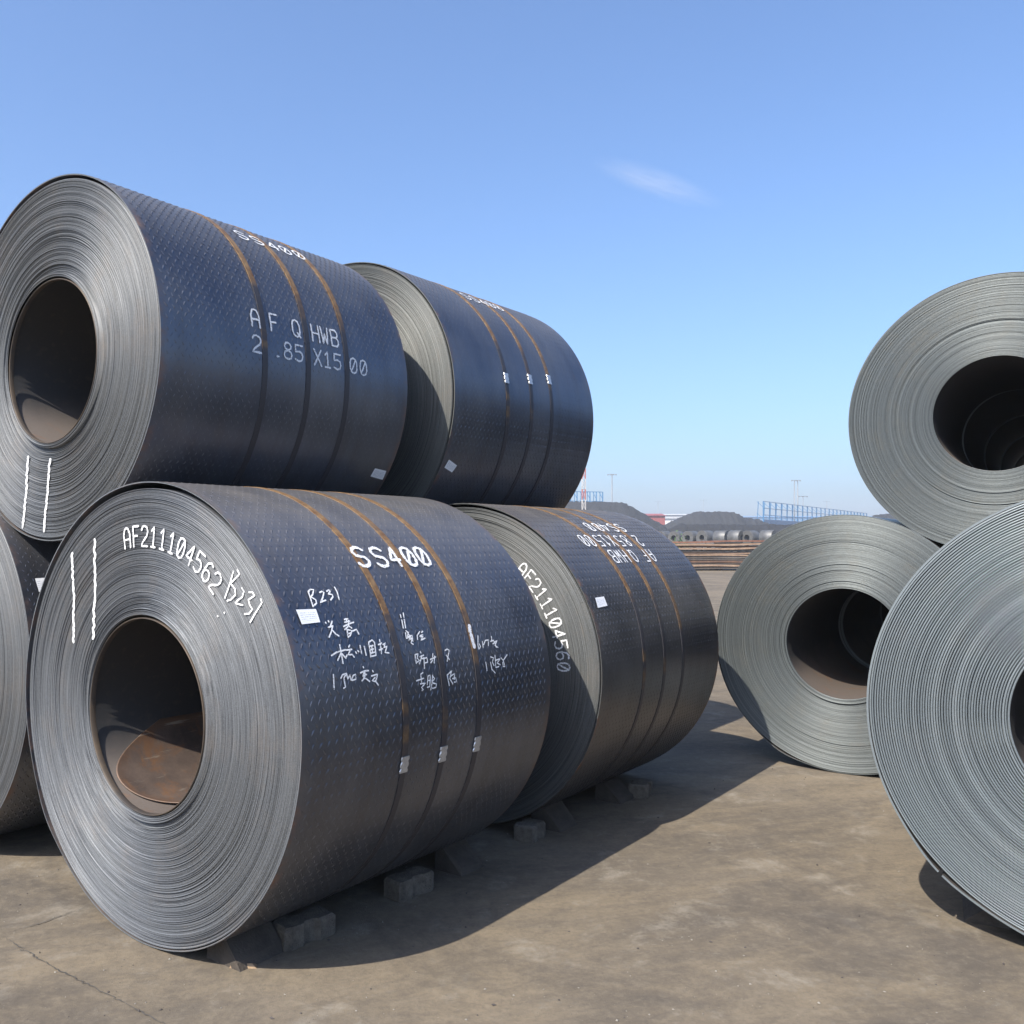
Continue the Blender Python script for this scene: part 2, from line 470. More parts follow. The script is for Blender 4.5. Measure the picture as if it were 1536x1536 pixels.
    # markings ------------------------------------------------------------------------------
    def paint(s, strokes, width, on='side', name="paint_marking", mat='paint', off=.0035, step=.008):
        """strokes: polylines in metric surface coordinates - side: (s, R*phi), face: (u, z)"""
        V, F, UV = [], [], []
        for k, st in enumerate(strokes):
            P = [np.array(st[0], float)]
            for q in st[1:]:
                q = np.array(q, float); n = max(1, int(np.linalg.norm(q - P[-1])/step)); p0 = P[-1]
                P += [p0 + (q - p0)*(i+1)/n for i in range(n)]
            P = np.array(P)
            if len(P) < 2: P = np.array([P[0] - (width*.2, 0), P[0] + (width*.2, 0)])
            T = np.gradient(P, axis=0); T /= np.linalg.norm(T, axis=1)[:, None] + 1e-9
            P = np.concatenate([[P[0] - T[0]*width*.35], P, [P[-1] + T[-1]*width*.35]]); T = np.concatenate([[T[0]], T, [T[-1]]])
            N = np.stack([-T[:, 1], T[:, 0]], 1)
            o = off + .00012*(k % 7)
            b = len(V); w = width if np.isscalar(width) else width[k]
            for i in range(len(P)):
                e = .55 if i in (0, len(P) - 1) else 1.0
                for sg in (-1, 1):
                    q = P[i] + N[i]*sg*w/2*e
                    V.append(s.side_pt(q[0], q[1]/s.R, o) if on == 'side' else s.face_pt(q[0], q[1], o))
                    UV.append((.5 + sg*.5, i*.1))
            F += [(b+2*i, b+2*i+1, b+2*i+3, b+2*i+2) for i in range(len(P) - 1)]
        return mesh_obj(name, V, F, [M[mat]], s.o, True, uv=UV)
    def text_side(s, glyphs, ph_top, ph_bot, w, stroke, flip=False, **kw):
        """glyphs: (character, s) - s of its left side; flip: lettering turned upside down"""
        for ch, s0 in glyphs:
            out = []
            for st in FONT[ch]:
                if not flip: out.append([(s0 + x*w, s.R*(ph_bot + (ph_top - ph_bot)*y)) for x, y in st])
                else: out.append([(s0 - x*w, s.R*(ph_top + (ph_bot - ph_top)*y)) for x, y in st])
            s.paint(out, stroke, 'side', name="painted_character", **kw)
    def text_arc(s, txt, ang0, dang, r0, r1, w, stroke, **kw):
        for i, ch in enumerate(txt):
            out = []
            for st in FONT[ch]:
                L = []
                for x, y in st:
                    A = R_(ang0 + i*dang) + x*w/((r0 + r1)/2); rr = r0 + (r1 - r0)*y
                    L.append((rr*math.sin(A), rr*math.cos(A)))
                out.append(L)
            s.paint(out, stroke, 'face', off=.0042, name="painted_character", **kw)
    def strap(s, s0, tilt=.05, ph0=R_(72), width=.030, seal=None):
        n = 128; V, F = [], []
        th = np.linspace(0, 2*math.pi, n, endpoint=False)
        for t in th:
            y = s0 + tilt*math.sin(t - ph0) + .002*math.sin(7*t)
            for dy, dr in ((-width/2, .0003), (-width/2, .0034), (width/2, .0036), (width/2, .0003)):
                V.append(((s.R + dr)*math.sin(t), y + dy, s.R + (s.R + dr)*math.cos(t)))
        for i in range(n):
            for k in range(3):
                a = i*4 + k; b = ((i+1) % n)*4 + k; F.append((a, a+1, b+1, b))
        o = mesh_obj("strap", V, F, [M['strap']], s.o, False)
        if seal is not None:
            y = s0 + tilt*math.sin(seal - ph0); V, F = [], []
            prof = [(-.030, .021), (-.020, .0225), (-.012, .017), (-.002, .022), (.006, .0225), (.014, .017), (.024, .0225), (.031, .021)]
            for lv, dr in enumerate((.0036, .0080)):
                for q, w in prof:
                    for sg in (-1, 1):
                        ph = seal + q/s.R
                        V.append(((s.R + dr)*math.sin(ph), y + sg*w*(.92 if lv else 1), s.R + (s.R + dr)*math.cos(ph)))
            m = len(prof)*2
            for i in range(len(prof) - 1):
                a = m + 2*i; F.append((a, a+1, a+3, a+2))
                F.append((2*i, m+2*i, m+2*i+2, 2*i+2)); F.append((2*i+1, 2*i+3, m+2*i+3, m+2*i+1))
            F += [(0, 1, m+1, m), (m-2, 2*m-2, 2*m-1, m-1)]
            mesh_obj("strap_seal", V, F, [M['seal']], o, False)
        return o
    def label_px(s, corners, off=.0030):
        q = [s.side_px(*p) for p in corners]                  # top left, top right, bottom right, bottom left
        V, UV, n = [], [], 6
        for j in range(n + 1):
            for i in range(n + 1):
                x, y = i/n, j/n
                top = np.array(q[0])*(1-x) + np.array(q[1])*x; bot = np.array(q[3])*(1-x) + np.array(q[2])*x
                p = top*(1-y) + bot*y
                V.append(s.side_pt(p[0], p[1], off + .002*x*y)); UV.append((x, 1 - y))
        F = [(j*(n+1)+i, (j+1)*(n+1)+i, (j+1)*(n+1)+i+1, j*(n+1)+i+1) for j in range(n) for i in range(n)]
        return mesh_obj("paper_label", V, F, [M['paper']], s.o, True, uv=UV)

OVAL = [(.5, 1), (.85, .92), (1, .68), (1, .32), (.85, .08), (.5, 0), (.15, .08), (0, .32), (0, .68), (.15, .92), (.5, 1)]
FONT = {
 'A': [[(0, 0), (0, .68), (.22, .95), (.5, 1), (.78, .95), (1, .68), (1, 0)], [(0, .42), (1, .42)]],
 'F': [[(.1, 0), (.1, 1), (1, 1)], [(.1, .52), (.8, .52)]],
 'Q': [OVAL, [(.62, .24), (1, 0)]],
 'H': [[(0, 0), (0, 1)], [(1, 0), (1, 1)], [(0, .5), (1, .5)]],
 'W': [[(0, 1), (.2, 0), (.5, .6), (.8, 0), (1, 1)]],
 'B': [[(0, 0), (0, 1), (.7, 1), (.95, .85), (.95, .65), (.7, .52), (0, .52)], [(.7, .52), (1, .38), (1, .15), (.75, 0), (0, 0)]],
 '2': [[(0, .8), (.2, .97), (.5, 1), (.85, .93), (1, .72), (.85, .5), (.2, .2), (0, 0), (1, 0)]],
 '8': [[(.5, .53), (.15, .64), (.08, .8), (.25, .97), (.5, 1), (.75, .97), (.92, .8), (.85, .64), (.5, .53), (.1, .42), (0, .24), (.15, .05), (.5, 0), (.85, .05), (1, .24), (.9, .42), (.5, .53)]],
 '5': [[(1, 1), (.08, 1), (.04, .56), (.5, .62), (.88, .54), (1, .32), (.85, .08), (.45, 0), (0, .1)]],
 'X': [[(0, 0), (1, 1)], [(0, 1), (1, 0)]],
 '1': [[(.15, .78), (.5, 1), (.5, 0)], [(.15, 0), (.85, 0)]],
 '0': [OVAL, [(.15, .1), (.85, .9)]],
 'S': [[(1, .85), (.8, .97), (.5, 1), (.15, .93), (0, .74), (.15, .56), (.85, .44), (1, .25), (.85, .07), (.5, 0), (.2, .03), (0, .15)]],
 '4': [[(.75, 0), (.75, 1), (0, .32), (1, .32)]],
 '6': [[(.9, .95), (.55, 1), (.2, .85), (.02, .5), (0, .28), (.15, .06), (.5, 0), (.85, .06), (1, .28), (.85, .5), (.5, .57), (.12, .48), (.02, .35)]],
 '.': [[(.4, .02), (.6, .02)]],
}
LINE_1 = [('A', 0), ('F', .105), ('Q', .24), ('H', .362), ('W', .422), ('B', .488)]
LINE_2 = [('2', 0), ('.', .12), ('8', .18), ('5', .247), ('X', .366), ('1', .430), ('5', .495), ('0', .607), ('0', .677)]

# edge materials know the height of the coil's centre, so one per coil
RA, RB, RC_, RD, RE = .8716, .8019, .8665, .8635, .9322
M['edge_a'] = edge_material("slit_edge_near", (.026, .029, .034), (.150, .160, .172), RA, 185)
M['edge_b'] = edge_material("slit_edge_upper", (.027, .030, .033), (.140, .148, .156), RB, 185)
M['edge_c'] = edge_material("slit_edge_upper_rear", (.032, .035, .034), (.150, .157, .150), RC_, 185)
M['edge_d'] = edge_material("slit_edge_rear", (.032, .035, .036), (.140, .147, .147), RD, 185)
M['edge_e'] = edge_material("slit_edge_outer", (.028, .031, .035), (.140, .147, .154), RE, 185)
GL, GR = "tread plate coils stacked on the left", "plain coils stacked on the right"
up = .003
A = Coil("steel_coil", (-1.1889, 3.4568, RA + up), RA, .370, .6553,
         "nearest dark blue tread plate coil, handwritten white notes and SS400 on its side", GL, wraps=176, seed=1, edge=M['edge_a'],
         gap=.026, gapdir=-1.0, bulge=(R_(-126), .014), lip=.007, steps=((.375, .40, -.006), (.40, .43, .005), (.83, .88, .003)))
B = Coil("steel_coil", (-1.8006, 4.0359, 2.3235), RB, .363, .6376,
         "dark blue coil on top nearest the viewer, stencilled AF Q HWB 2.85 X15 00", GL, wraps=160, seed=2, edge=M['edge_b'],
         gap=.019, gapdir=-1.0, lip=.004, steps=((.36, .385, -.004), (.385, .42, .012), (.42, .47, .004)))
D = Coil("steel_coil", (.0104, 4.9671, RD + up), RD, .370, .6487,
         "ground level tread plate coil with upside down stencilling and AF211104560 on its end", GL, wraps=170, seed=3, edge=M['edge_d'],
         gap=.016, gapdir=-.2, lip=.004, skin='scale_brown', steps=((.77, .79, .005),))
Cc = Coil("steel_coil", (-.6986, 5.5369, 2.3365), RC_, .370, .6705,
         "rear upper tread plate coil against the sky with a tilted paper label", GL, wraps=170, seed=4, edge=M['edge_c'], gap=.010, gapdir=1.2, lip=.004)
E_ = Coil("steel_coil", (-2.6434, 4.6395, RE + up), RE, .375, .6553,
         "ground level coil cut off by the left edge of the picture", GL, wraps=176, seed=5, edge=M['edge_e'], gap=.006, gapdir=1.2, lip=.004)
E2 = Coil("steel_coil", (-1.439, 6.065, .8635 + up), .8635, .370, .66,
         "ground level coil hidden behind the leftmost coil, carrying the rear upper one", GL, wraps=40, seed=6, edge=M['edge_d'], gap=.006, lip=0, lugs=False, seg=96)

# right hand stack: thicker strip, wraps wide enough to see one by one
RF, RG, RH = .848, .843, .8622
M['edge_f'] = edge_material("slit_edge_right_low", (.068, .078, .080), (.150, .168, .170), RF, 90, (.13, .11, .075), .36, .5)
M['edge_g'] = edge_material("slit_edge_right_top", (.064, .074, .076), (.145, .162, .164), RG, 90, (.13, .11, .075), .36, .5)
M['edge_h'] = edge_material("slit_edge_right_near", (.120, .140, .150), (.19, .217, .228), RH, 25, (.13, .125, .12), .40, .5)
kw = dict(skin='scale_grey', lugs=False, seg=200, lip=0)
F_ = Coil("steel_coil", (2.524, 6.0027, RF + up), RF, .358, .6122,
          "greenish grey coil on the ground between the tread plate row and the near right coil", GR, wraps=78, seed=7, edge=M['edge_f'], gap=.004,
          gapdir=-2.3, groove=.0048, jit=.0012, slot=.22, bulge=(R_(-152), .012), steps=((.36, .39, -.004), (.39, .405, .006)), **kw)
G_ = Coil("steel_coil", (3.2523, 5.5135, 2.298), RG, .3424, .6102,
          "grey coil on top of the right stack, cut off by the right edge", GR, wraps=84, seed=8, edge=M['edge_g'], gap=.003, gapdir=.4,
          groove=.0048, jit=.0011, slot=.22, steps=((.55, .562, .007),), **kw)
H_ = Coil("steel_coil", (2.3519, 3.1984, RH + .006), RH, .3604, .6126,
          "nearest right coil of thick bluish grey strip with widely spaced wraps", GR, wraps=53, seed=9, edge=M['edge_h'], gap=.003, gapdir=-2.1,
          groove=.013, jit=.0007, slot=.30, wrap_t=.008, tail_angle=R_(-136), bulge=(R_(-136), .010), W=1.5, **kw)
uF = np.array([math.cos(.6122), -math.sin(.6122), 0]); aF = np.array([math.sin(.6122), math.cos(.6122), 0])
F0, G0 = np.array([2.524, 6.0027, RF + up]), np.array([3.2523, 5.5135, 2.298])
deep = dict(kw, seg=72, wraps=30, gap=.003, groove=.006)
def deep_coil(p_, R, ed, label, seed): return Coil("steel_coil", tuple(p_), R, .350, .6122, label, GR, seed=seed, edge=ed, **deep)
deep_coil(F0 + uF*1.754, RF, M['edge_f'], "grey coil on the ground behind the near right coil, under the upper one", 10)
row_word = {1: "second", 2: "third", 3: "fourth", 4: "added last"}
for k in (1, 2, 3, 4):  # rows past the third are added to block light through the bores
    sh = aF*1.62*k
    deep_coil(F0 + sh, RF, M['edge_f'], "ground coil in the %s row of the right stack, glimpsed through the bore in front" % row_word[k], 20 + k)
    deep_coil(F0 + sh + uF*1.754, RF, M['edge_f'], "ground coil in the %s row of the right stack, farther to the right" % row_word[k], 30 + k)
    deep_coil(G0 + sh + (0, 0, .006), RG, M['edge_g'], "upper coil in the %s row of the right stack, glimpsed through the bore in front" % row_word[k], 40 + k)

# ---- strapping
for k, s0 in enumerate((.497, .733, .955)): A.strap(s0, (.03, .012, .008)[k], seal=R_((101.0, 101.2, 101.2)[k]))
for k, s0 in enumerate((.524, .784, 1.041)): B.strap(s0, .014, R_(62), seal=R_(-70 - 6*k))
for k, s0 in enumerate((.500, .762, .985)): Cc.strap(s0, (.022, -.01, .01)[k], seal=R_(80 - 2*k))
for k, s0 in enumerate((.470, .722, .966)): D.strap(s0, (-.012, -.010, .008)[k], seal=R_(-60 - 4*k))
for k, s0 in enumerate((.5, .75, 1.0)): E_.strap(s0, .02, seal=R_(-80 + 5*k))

# ---- paper labels
A.label_px([(443, 915), (473, 914), (479, 934), (452, 937)])
B.label_px([(562, 702), (579, 706), (573, 719), (555, 714)])
Cc.label_px([(673, 689), (685, 698), (677, 708), (666, 701)])
D.label_px([(892, 897), (905, 895), (910, 909), (896, 912)])
E_.label_px([(52, 868), (68, 867), (70, 886), (58, 888)])

# ---- stencilled lettering
def shaky(P, n=34, amp=.0028):
    """a hand-sprayed line: the straight run between the points with small sideways tremor"""
    P = np.array(P, float); t = np.linspace(0, len(P) - 1, n)
    Q = np.stack([np.interp(t, np.arange(len(P)), P[:, k]) for k in (0, 1)], 1)
    return [tuple(q) for q in Q + rng.normal(0, amp, Q.shape)*(1, .2)]
A.text_side([('S', .472)], R_(44.7), R_(50.9), .060, .019, off=.0048)
A.text_side([('S', .575), ('0', .750), ('0', .835)], R_(44.8), R_(51.1), .060, .019)
A.text_side([('4', .662)], R_(44.8), R_(51.1), .050, .018, off=.0048)
A.text_arc("AF211104562", -10.4, 4.98, .628, .704, .039, .0100)
for L in ([(109, 830), (112, 895), (111, 962)], [(143, 810), (144, 880), (141, 957)]): A.paint([shaky([A.face_px(*q) for q in L])], .019, 'face', name="painted_line", off=.0036)
B.text_side([(c, .463 + x) for c, x in LINE_1], R_(75.3), R_(81.0), .044, .0115)
B.text_side([(c, .459 + x) for c, x in LINE_2], R_(83.8), R_(89.0), .046, .0115)
B.text_side([('S', .616), ('S', .708), ('4', .806), ('0', .888), ('0', .978)], R_(36.4), R_(42.0), .056, .0125)
for L in ([(43, 686), (40, 740), (35, 790)], [(76, 690), (72, 740), (67, 796)]): B.paint([shaky([B.face_px(*q) for q in L])], .020, 'face', name="painted_line", off=.0036)
Cc.text_side([('S', .535), ('S', .625), ('4', .715), ('0', .795), ('0', .880)], R_(32.6), R_(38.2), .058, .0125)
D.text_side([(c, x + .0235) for c, x in zip("AFQHWB", (1.010, .925, .775, .672, .603, .533))], R_(45.6), R_(51.2), .046, .0115, flip=True)
D.text_side([(c, x + .0235) for c, x in zip("2.85X1500", (1.018, .915, .858, .775, .680, .600, .528, .436, .362))], R_(37.3), R_(43.2), .046, .0115, flip=True)
D.text_side([(c, x + .028) for c, x in zip("SS400", (.998, .904, .802, .722, .622))], R_(28.6), R_(34.2), .056, .0125, flip=True)
D.text_arc("AF211104560", 36.8, 4.90, .615, .688, .038, .0108)

# ---- handwriting on the near coil (paint pen)
def pen(coil, ox, oy, k, strokes, width, on='side', off=.0029):
    f = coil.side_px if on == 'side' else coil.face_px
    box = [[min(x for x, _ in st) - 9, min(y for _, y in st) - 9, max(x for x, _ in st) + 9, max(y for _, y in st) + 9] for st in strokes]
    group = list(range(len(strokes)))                       # strokes that touch form one written character
    for i in range(len(strokes)):
        for j in range(i):
            a, b = box[i], box[j]
            if a[0] < b[2] and b[0] < a[2] and a[1] < b[3] and b[1] < a[3]:
                gi, gj = group[i], group[j]; group = [gj if g_ == gi else g_ for g_ in group]
    for gk in sorted(set(group)):
        out = []
        for st, g_ in zip(strokes, group):
            if g_ != gk: continue
            L = [f(ox + x/k, oy + y/k) for x, y in st]
            out.append([(p_[0], p_[1]*coil.R) if on == 'side' else p_ for p_ in L])
        coil.paint(out, width, on, mat='chalk', off=off, name="handwritten_character")
pen(A, 440, 870, 8.53, [
 [(185,155),(245,345)], [(185,155),(210,125),(255,130),(240,190),(215,225)], [(225,225),(280,260),(290,300),(255,335)],
 [(330,165),(360,150),(385,165),(370,230),(340,295),(375,275),(410,262)], [(420,150),(450,130),(465,150),(440,185),(490,190),(500,220),(470,260)],
 [(520,95),(555,160),(580,255)],
 [(405,545),(412,558)], [(440,525),(448,540)], [(490,530),(465,600)], [(440,610),(500,590)], [(495,590),(480,660),(450,735)], [(485,640),(530,690),(575,720)],
 [(645,510),(690,490),(670,525)], [(650,545),(715,530)], [(635,600),(700,565),(765,545)], [(700,520),(700,590),(650,640)], [(700,590),(740,620)],
 [(680,640),(690,735),(720,715),(740,650),(690,640)], [(700,690),(735,680)], [(740,660),(800,635),(832,695)],
 [(480,970),(540,930),(660,895)], [(585,830),(605,930),(628,1070)], [(605,930),(560,1030)], [(610,940),(665,1005)], [(700,860),(715,835)], [(670,900),(740,890)],
 [(720,900),(690,960),(745,955),(770,990)], [(680,960),(660,1000)], [(790,920),(800,940)], [(815,905),(830,920)], [(845,840),(865,945)], [(900,850),(925,965)],
 [(955,800),(985,985)], [(955,800),(1000,770),(1030,800),(1050,965),(985,980)], [(970,850),(1015,840)], [(975,895),(1020,885)], [(995,850),(1005,930)],
 [(980,940),(1030,925)], [(1095,765),(1100,790)], [(1080,830),(1125,810)], [(1105,810),(1120,945)], [(1090,900),(1135,880)],
 [(1140,830),(1170,810),(1150,870),(1190,850),(1165,930),(1215,935)],
 [(505,1210),(510,1300),(515,1395)], [(600,1260),(620,1215),(670,1195),(640,1260),(650,1320),(660,1370),(635,1385)],
 [(670,1195),(690,1270),(715,1215),(730,1290),(760,1220),(790,1210),(790,1270),(745,1285)], [(885,1110),(892,1125)], [(850,1190),(905,1165),(955,1160)],
 [(900,1180),(880,1230),(930,1210)], [(910,1190),(905,1250),(870,1290)], [(890,1245),(930,1270),(970,1300)], [(1005,1160),(1015,1175)],
 [(990,1230),(1070,1205),(1045,1300),(1000,1290),(1040,1245)], [(1040,1290),(1080,1345)]], .0056)
pen(A, 580, 910, 7.68, [
 [(152,95),(160,130)], [(185,75),(192,130)], [(168,155),(185,250)], [(195,150),(212,250)],
 [(215,280),(245,300),(230,350),(265,330),(250,390),(285,360),(275,420),(300,435)], [(210,300),(220,370),(285,330),(295,400)], [(225,290),(260,340),(290,390)],
 [(375,290),(345,330),(350,380)], [(395,300),(410,285)], [(370,340),(410,325)], [(385,350),(415,345),(385,390),(435,365)],
 [(320,555),(335,655)], [(320,555),(355,545),(345,595),(370,620),(345,640)], [(380,520),(388,535)], [(375,580),(420,560)], [(395,580),(370,660)],
 [(400,600),(455,590),(465,640),(430,650)], [(420,590),(428,715)], [(495,610),(560,580)], [(525,545),(520,620),(500,650)], [(545,570),(540,650)],
 [(665,505),(690,490),(715,505),(700,570),(690,630)], [(680,560),(715,610)],
 [(335,855),(420,825)], [(410,760),(385,780),(395,870)], [(380,890),(440,880),(395,930),(415,960),(400,965)], [(470,800),(460,900)],
 [(470,800),(495,790),(490,920),(460,930)], [(470,850),(495,850)], [(520,790),(515,880),(500,960)], [(520,800),(545,830),(520,860)], [(525,880),(565,890),(560,930),(520,940)],
 [(690,790),(715,910)], [(690,790),(745,735),(735,760)], [(735,760),(720,830),(750,880)], [(730,800),(775,770),(770,840)], [(750,830),(790,820),(795,865),(770,870)],
 [(750,885),(755,890)],
 [(1045,335),(1045,440),(1055,495),(1075,460),(1060,430)], [(1095,400),(1105,470)], [(1110,440),(1130,390),(1165,385),(1165,450)], [(1200,345),(1205,400)],
 [(1190,400),(1225,390)], [(1215,430),(1265,390),(1240,450),(1275,470)], [(1230,400),(1255,470)],
 [(1135,640),(1150,735)], [(1190,640),(1205,720),(1245,765)], [(1190,580),(1225,590),(1210,640),(1230,680)], [(1240,560),(1250,700),(1285,690)],
 [(1245,620),(1300,600),(1265,650),(1300,670)], [(1310,590),(1335,620),(1380,555)], [(1335,620),(1355,690),(1335,690),(1330,640)]], .0052)
pen(A, 160, 780, 5.908, [
 [(1130,455),(1100,560),(1055,690)], [(1165,440),(1185,480),(1120,545),(1105,560)], [(1105,560),(1145,610),(1150,660),(1110,705),(1075,715)],
 [(1205,600),(1225,630),(1210,680),(1165,715),(1150,735)], [(1160,740),(1215,755)],
 [(1270,640),(1300,640),(1320,670),(1265,705),(1275,750),(1300,790),(1270,830),(1230,832)], [(1375,700),(1385,730),(1320,835),(1280,905)],
 [(988,850),(994,853)], [(1048,820),(1052,822)]], .0060, 'face', .0036)
pen(A, 580, 910, 7.68, [[(943,225),(950,290)], [(962,325),(978,390),(1000,465)]], .020, 'side', .0048)

# ---- inner end of the strip, lying in the bore of the near coil
def strip_tail(coil):
    ks = [(-108, .31), (-116, .194), (-128, .067), (-139, .03), (-155, .045), (-168, .085), (-190, .16), (-215, .26)]
    ph = np.linspace(-108, -215, 40); st = np.interp(-ph, [-k for k, _ in ks], [v for _, v in ks])
    for _ in range(12): st[1:-1] = (st[:-2] + 2*st[1:-1] + st[2:])/4
    V, F, ns = [], [], 24
    for lay, rr in enumerate((coil.r + .0005, coil.r - .003)):
        for i in range(40):
            for j in range(ns + 1):
                s_ = st[i] + (1.25 - st[i])*(j/ns)**1.6
                a = R_(ph[i]); r_ = rr - .006*math.exp(-((ph[i] + 108)/12)**2)
                V.append((r_*math.sin(a), s_, coil.R + r_*math.cos(a)))
    m = 40*(ns + 1)
    for i in range(39):
        for j in range(ns):
            a, b, c, d = i*(ns+1)+j, i*(ns+1)+j+1, (i+1)*(ns+1)+j+1, (i+1)*(ns+1)+j
            F += [(a, b, c, d), (m+d, m+c, m+b, m+a)]
        F.append((i*(ns+1), (i+1)*(ns+1), m+(i+1)*(ns+1), m+i*(ns+1)))
    for j in range(ns): F.append((j, m+j, m+j+1, j+1))
    UV = [((st[i] + (1.25 - st[i])*(j/ns)**1.6 - st[i]), i/39) for _ in (0, 1) for i in range(40) for j in range(ns + 1)]
    mesh_obj("strip_tail", V, F, [M['tail']], coil.o, True, uv=UV)
strip_tail(A)

# ------------------------------------------------------------------ ground
def ground_material():
    t = NT("dusty_yard_concrete"); co = t.coord()
    wv = t.mapping(co, (1, 1, 1), (0, 0, R_(-18)))
    streak = t.noise(t.mapping(wv, (.55, 1.5, 1)), 1.3, 7, .68, 1.2)
    streak2 = t.noise(t.mapping(wv, (.9, 3.2, 1)), 1.7, 7, .72, 1.0)
    big = t.noise(co, .55, 6, .62, .5)
    mid = t.noise(co, 3.4, 8, .7, .3)
    fine = t.noise(co, 46, 6, .75)
    grit = t.noise(co, 210, 3, .8)
    col = t.mix(t.ramp(big, [(.32, 0.), (.68, 1.)]), (.090, .077, .062), (.190, .158, .116))
    col = t.mix(t.math('MULTIPLY', t.ramp(streak, [(.38, 0.), (.66, 1.)]), .62), col, (.205, .165, .112))
    col = t.mix(t.math('MULTIPLY', t.ramp(streak2, [(.47, 0.), (.66, 1.)]), .42), col, (.066, .060, .055))
    col = t.mix(t.math('MULTIPLY', t.ramp(t.math('ADD', mid, t.math('MULTIPLY', t.math('SUBTRACT', fine, .5), .35)), [(.55, 0.), (.72, 1.)]), .8), col, (.27, .243, .198))
    col = t.mix(t.math('MULTIPLY', t.ramp(t.noise(co, .9, 8, .72, .4), [(.50, 0.), (.64, 1.)]), .72), col, (.070, .062, .054))
    col = t.mix(t.math('MULTIPLY', t.ramp(fine, [(.46, 0.), (.66, 1.)]), .40), col, (.075, .066, .057))
    col = t.mix(t.math('MULTIPLY', t.ramp(grit, [(.66, 0.), (.74, 1.)]), .5), col, (.33, .305, .26))
    col = t.mix(t.math('MULTIPLY', t.ramp(grit, [(.27, 1.), (.35, 0.)]), .6), col, (.06, .052, .047))
    grain = t.noise(co, 17, 7, .8, .3)
    col = t.mix(t.math('MULTIPLY', t.ramp(grain, [(.50, 0.), (.64, 1.)]), .28), col, (.215, .183, .138))
    col = t.mix(t.math('MULTIPLY', t.ramp(grain, [(.34, 1.), (.48, 0.)]), .26), col, (.076, .066, .056))
    t.set(Base_Color=col, Roughness=.9, Specular_IOR_Level=.15)
    t.bump(t.math('ADD', t.math('MULTIPLY', fine, .6), t.math('ADD', t.math('MULTIPLY', grit, .35), t.math('MULTIPLY', mid, 1.2))), .35, .012)
    return t.m
M['ground'] = ground_material()
gv = np.array([(-6000, -3000, 0), (6000, -3000, 0), (6000, 9000, 0), (-6000, 9000, 0)], float)
ground = mesh_obj("ground", gv, [(0, 1, 2, 3)], [M['ground']])
tag(ground, "brown dusty concrete yard", None, None, "structure")

M['crack'] = plain("crack_dirt", (.085, .078, .07), .95, 0, .4, 30)
def crack(pts, w, seed):
    g = np.random.default_rng(seed); P = []
    for (x0, y0), (x1, y1) in zip(pts[:-1], pts[1:]):
        for i in range(14): P.append(on_ground(x0 + (x1-x0)*i/14, y0 + (y1-y0)*i/14))
    P = np.array(P); P[:, :2] += g.normal(0, .004, (len(P), 2))
    V, F = [], []
    for i in range(len(P)):
        T = P[min(i+1, len(P)-1)] - P[max(i-1, 0)]; T /= np.linalg.norm(T); N = np.array([-T[1], T[0], 0])
        ww = w*g.uniform(.3, 1.0)*min(1, .3 + i*.1, .3 + (len(P)-1-i)*.1)
        V += [P[i] + N*ww/2 + (0, 0, .004), P[i] - N*ww/2 + (0, 0, .004)]
    F = [(2*i, 2*i+1, 2*i+3, 2*i+2) for i in range(len(P) - 1)]
    mesh_obj("crack", V, F, [M['crack']], ground)
crack([(8, 1408), (40, 1428), (80, 1452), (130, 1477), (185, 1505), (245, 1536), (300, 1570)], .0055, 1)
crack([(20, 1396), (60, 1386), (130, 1362)], .006, 2)
crack([(0, 1345), (120, 1330), (200, 1320)], .003, 5)

# loose grit: too small and too many to count
M['grit'] = plain("pale_grit", (.26, .238, .20), .8, 0, .5, 20)
def pebbles(name, n, region, smin, smax, seed, mat):
    g = np.random.default_rng(seed)
    base = np.array([(1,0,0),(-1,0,0),(0,1,0),(0,-1,0),(0,0,1),(0,0,-1)], float)
    tri = np.array([(0,2,4),(2,1,4),(1,3,4),(3,0,4),(2,0,5),(1,2,5),(3,1,5),(0,3,5)])
    V, F = [], []
    for i in range(n):
        px, py = g.uniform(region[0], region[2]), region[1] + (region[3]-region[1])*g.random()**.8
        P = on_ground(px, py); sz = smin + (smax - smin)*g.random()**7
        b = base*(sz*g.uniform(.5, 1.2, 3))*g.uniform(.7, 1.2, (6, 1)); b[:, 2] *= .7
        an = g.uniform(0, 6.28); ca, sa = math.cos(an), math.sin(an)
        b[:, :2] = b[:, :2] @ np.array([[ca, sa], [-sa, ca]])
        V.append(b + P + (0, 0, sz*.25)); F.append(tri + 6*i)
    return tag(mesh_obj(name, np.concatenate(V), np.concatenate(F), [mat]), "loose grit scattered over the yard floor", "grit", None, "stuff")
pebbles("grit", 1500, (-60, 1090, 1600, 1700), .0012, .007, 3, M['grit'])
M['grit_dark'] = plain("dark_grit", (.07, .06, .055), .85, 0, .5, 20)
o = pebbles("dark_grit", 700, (-60, 1090, 1600, 1700), .002, .010, 4, M['grit_dark']); o["label"] = "dark crumbs of scale scattered over the yard floor"

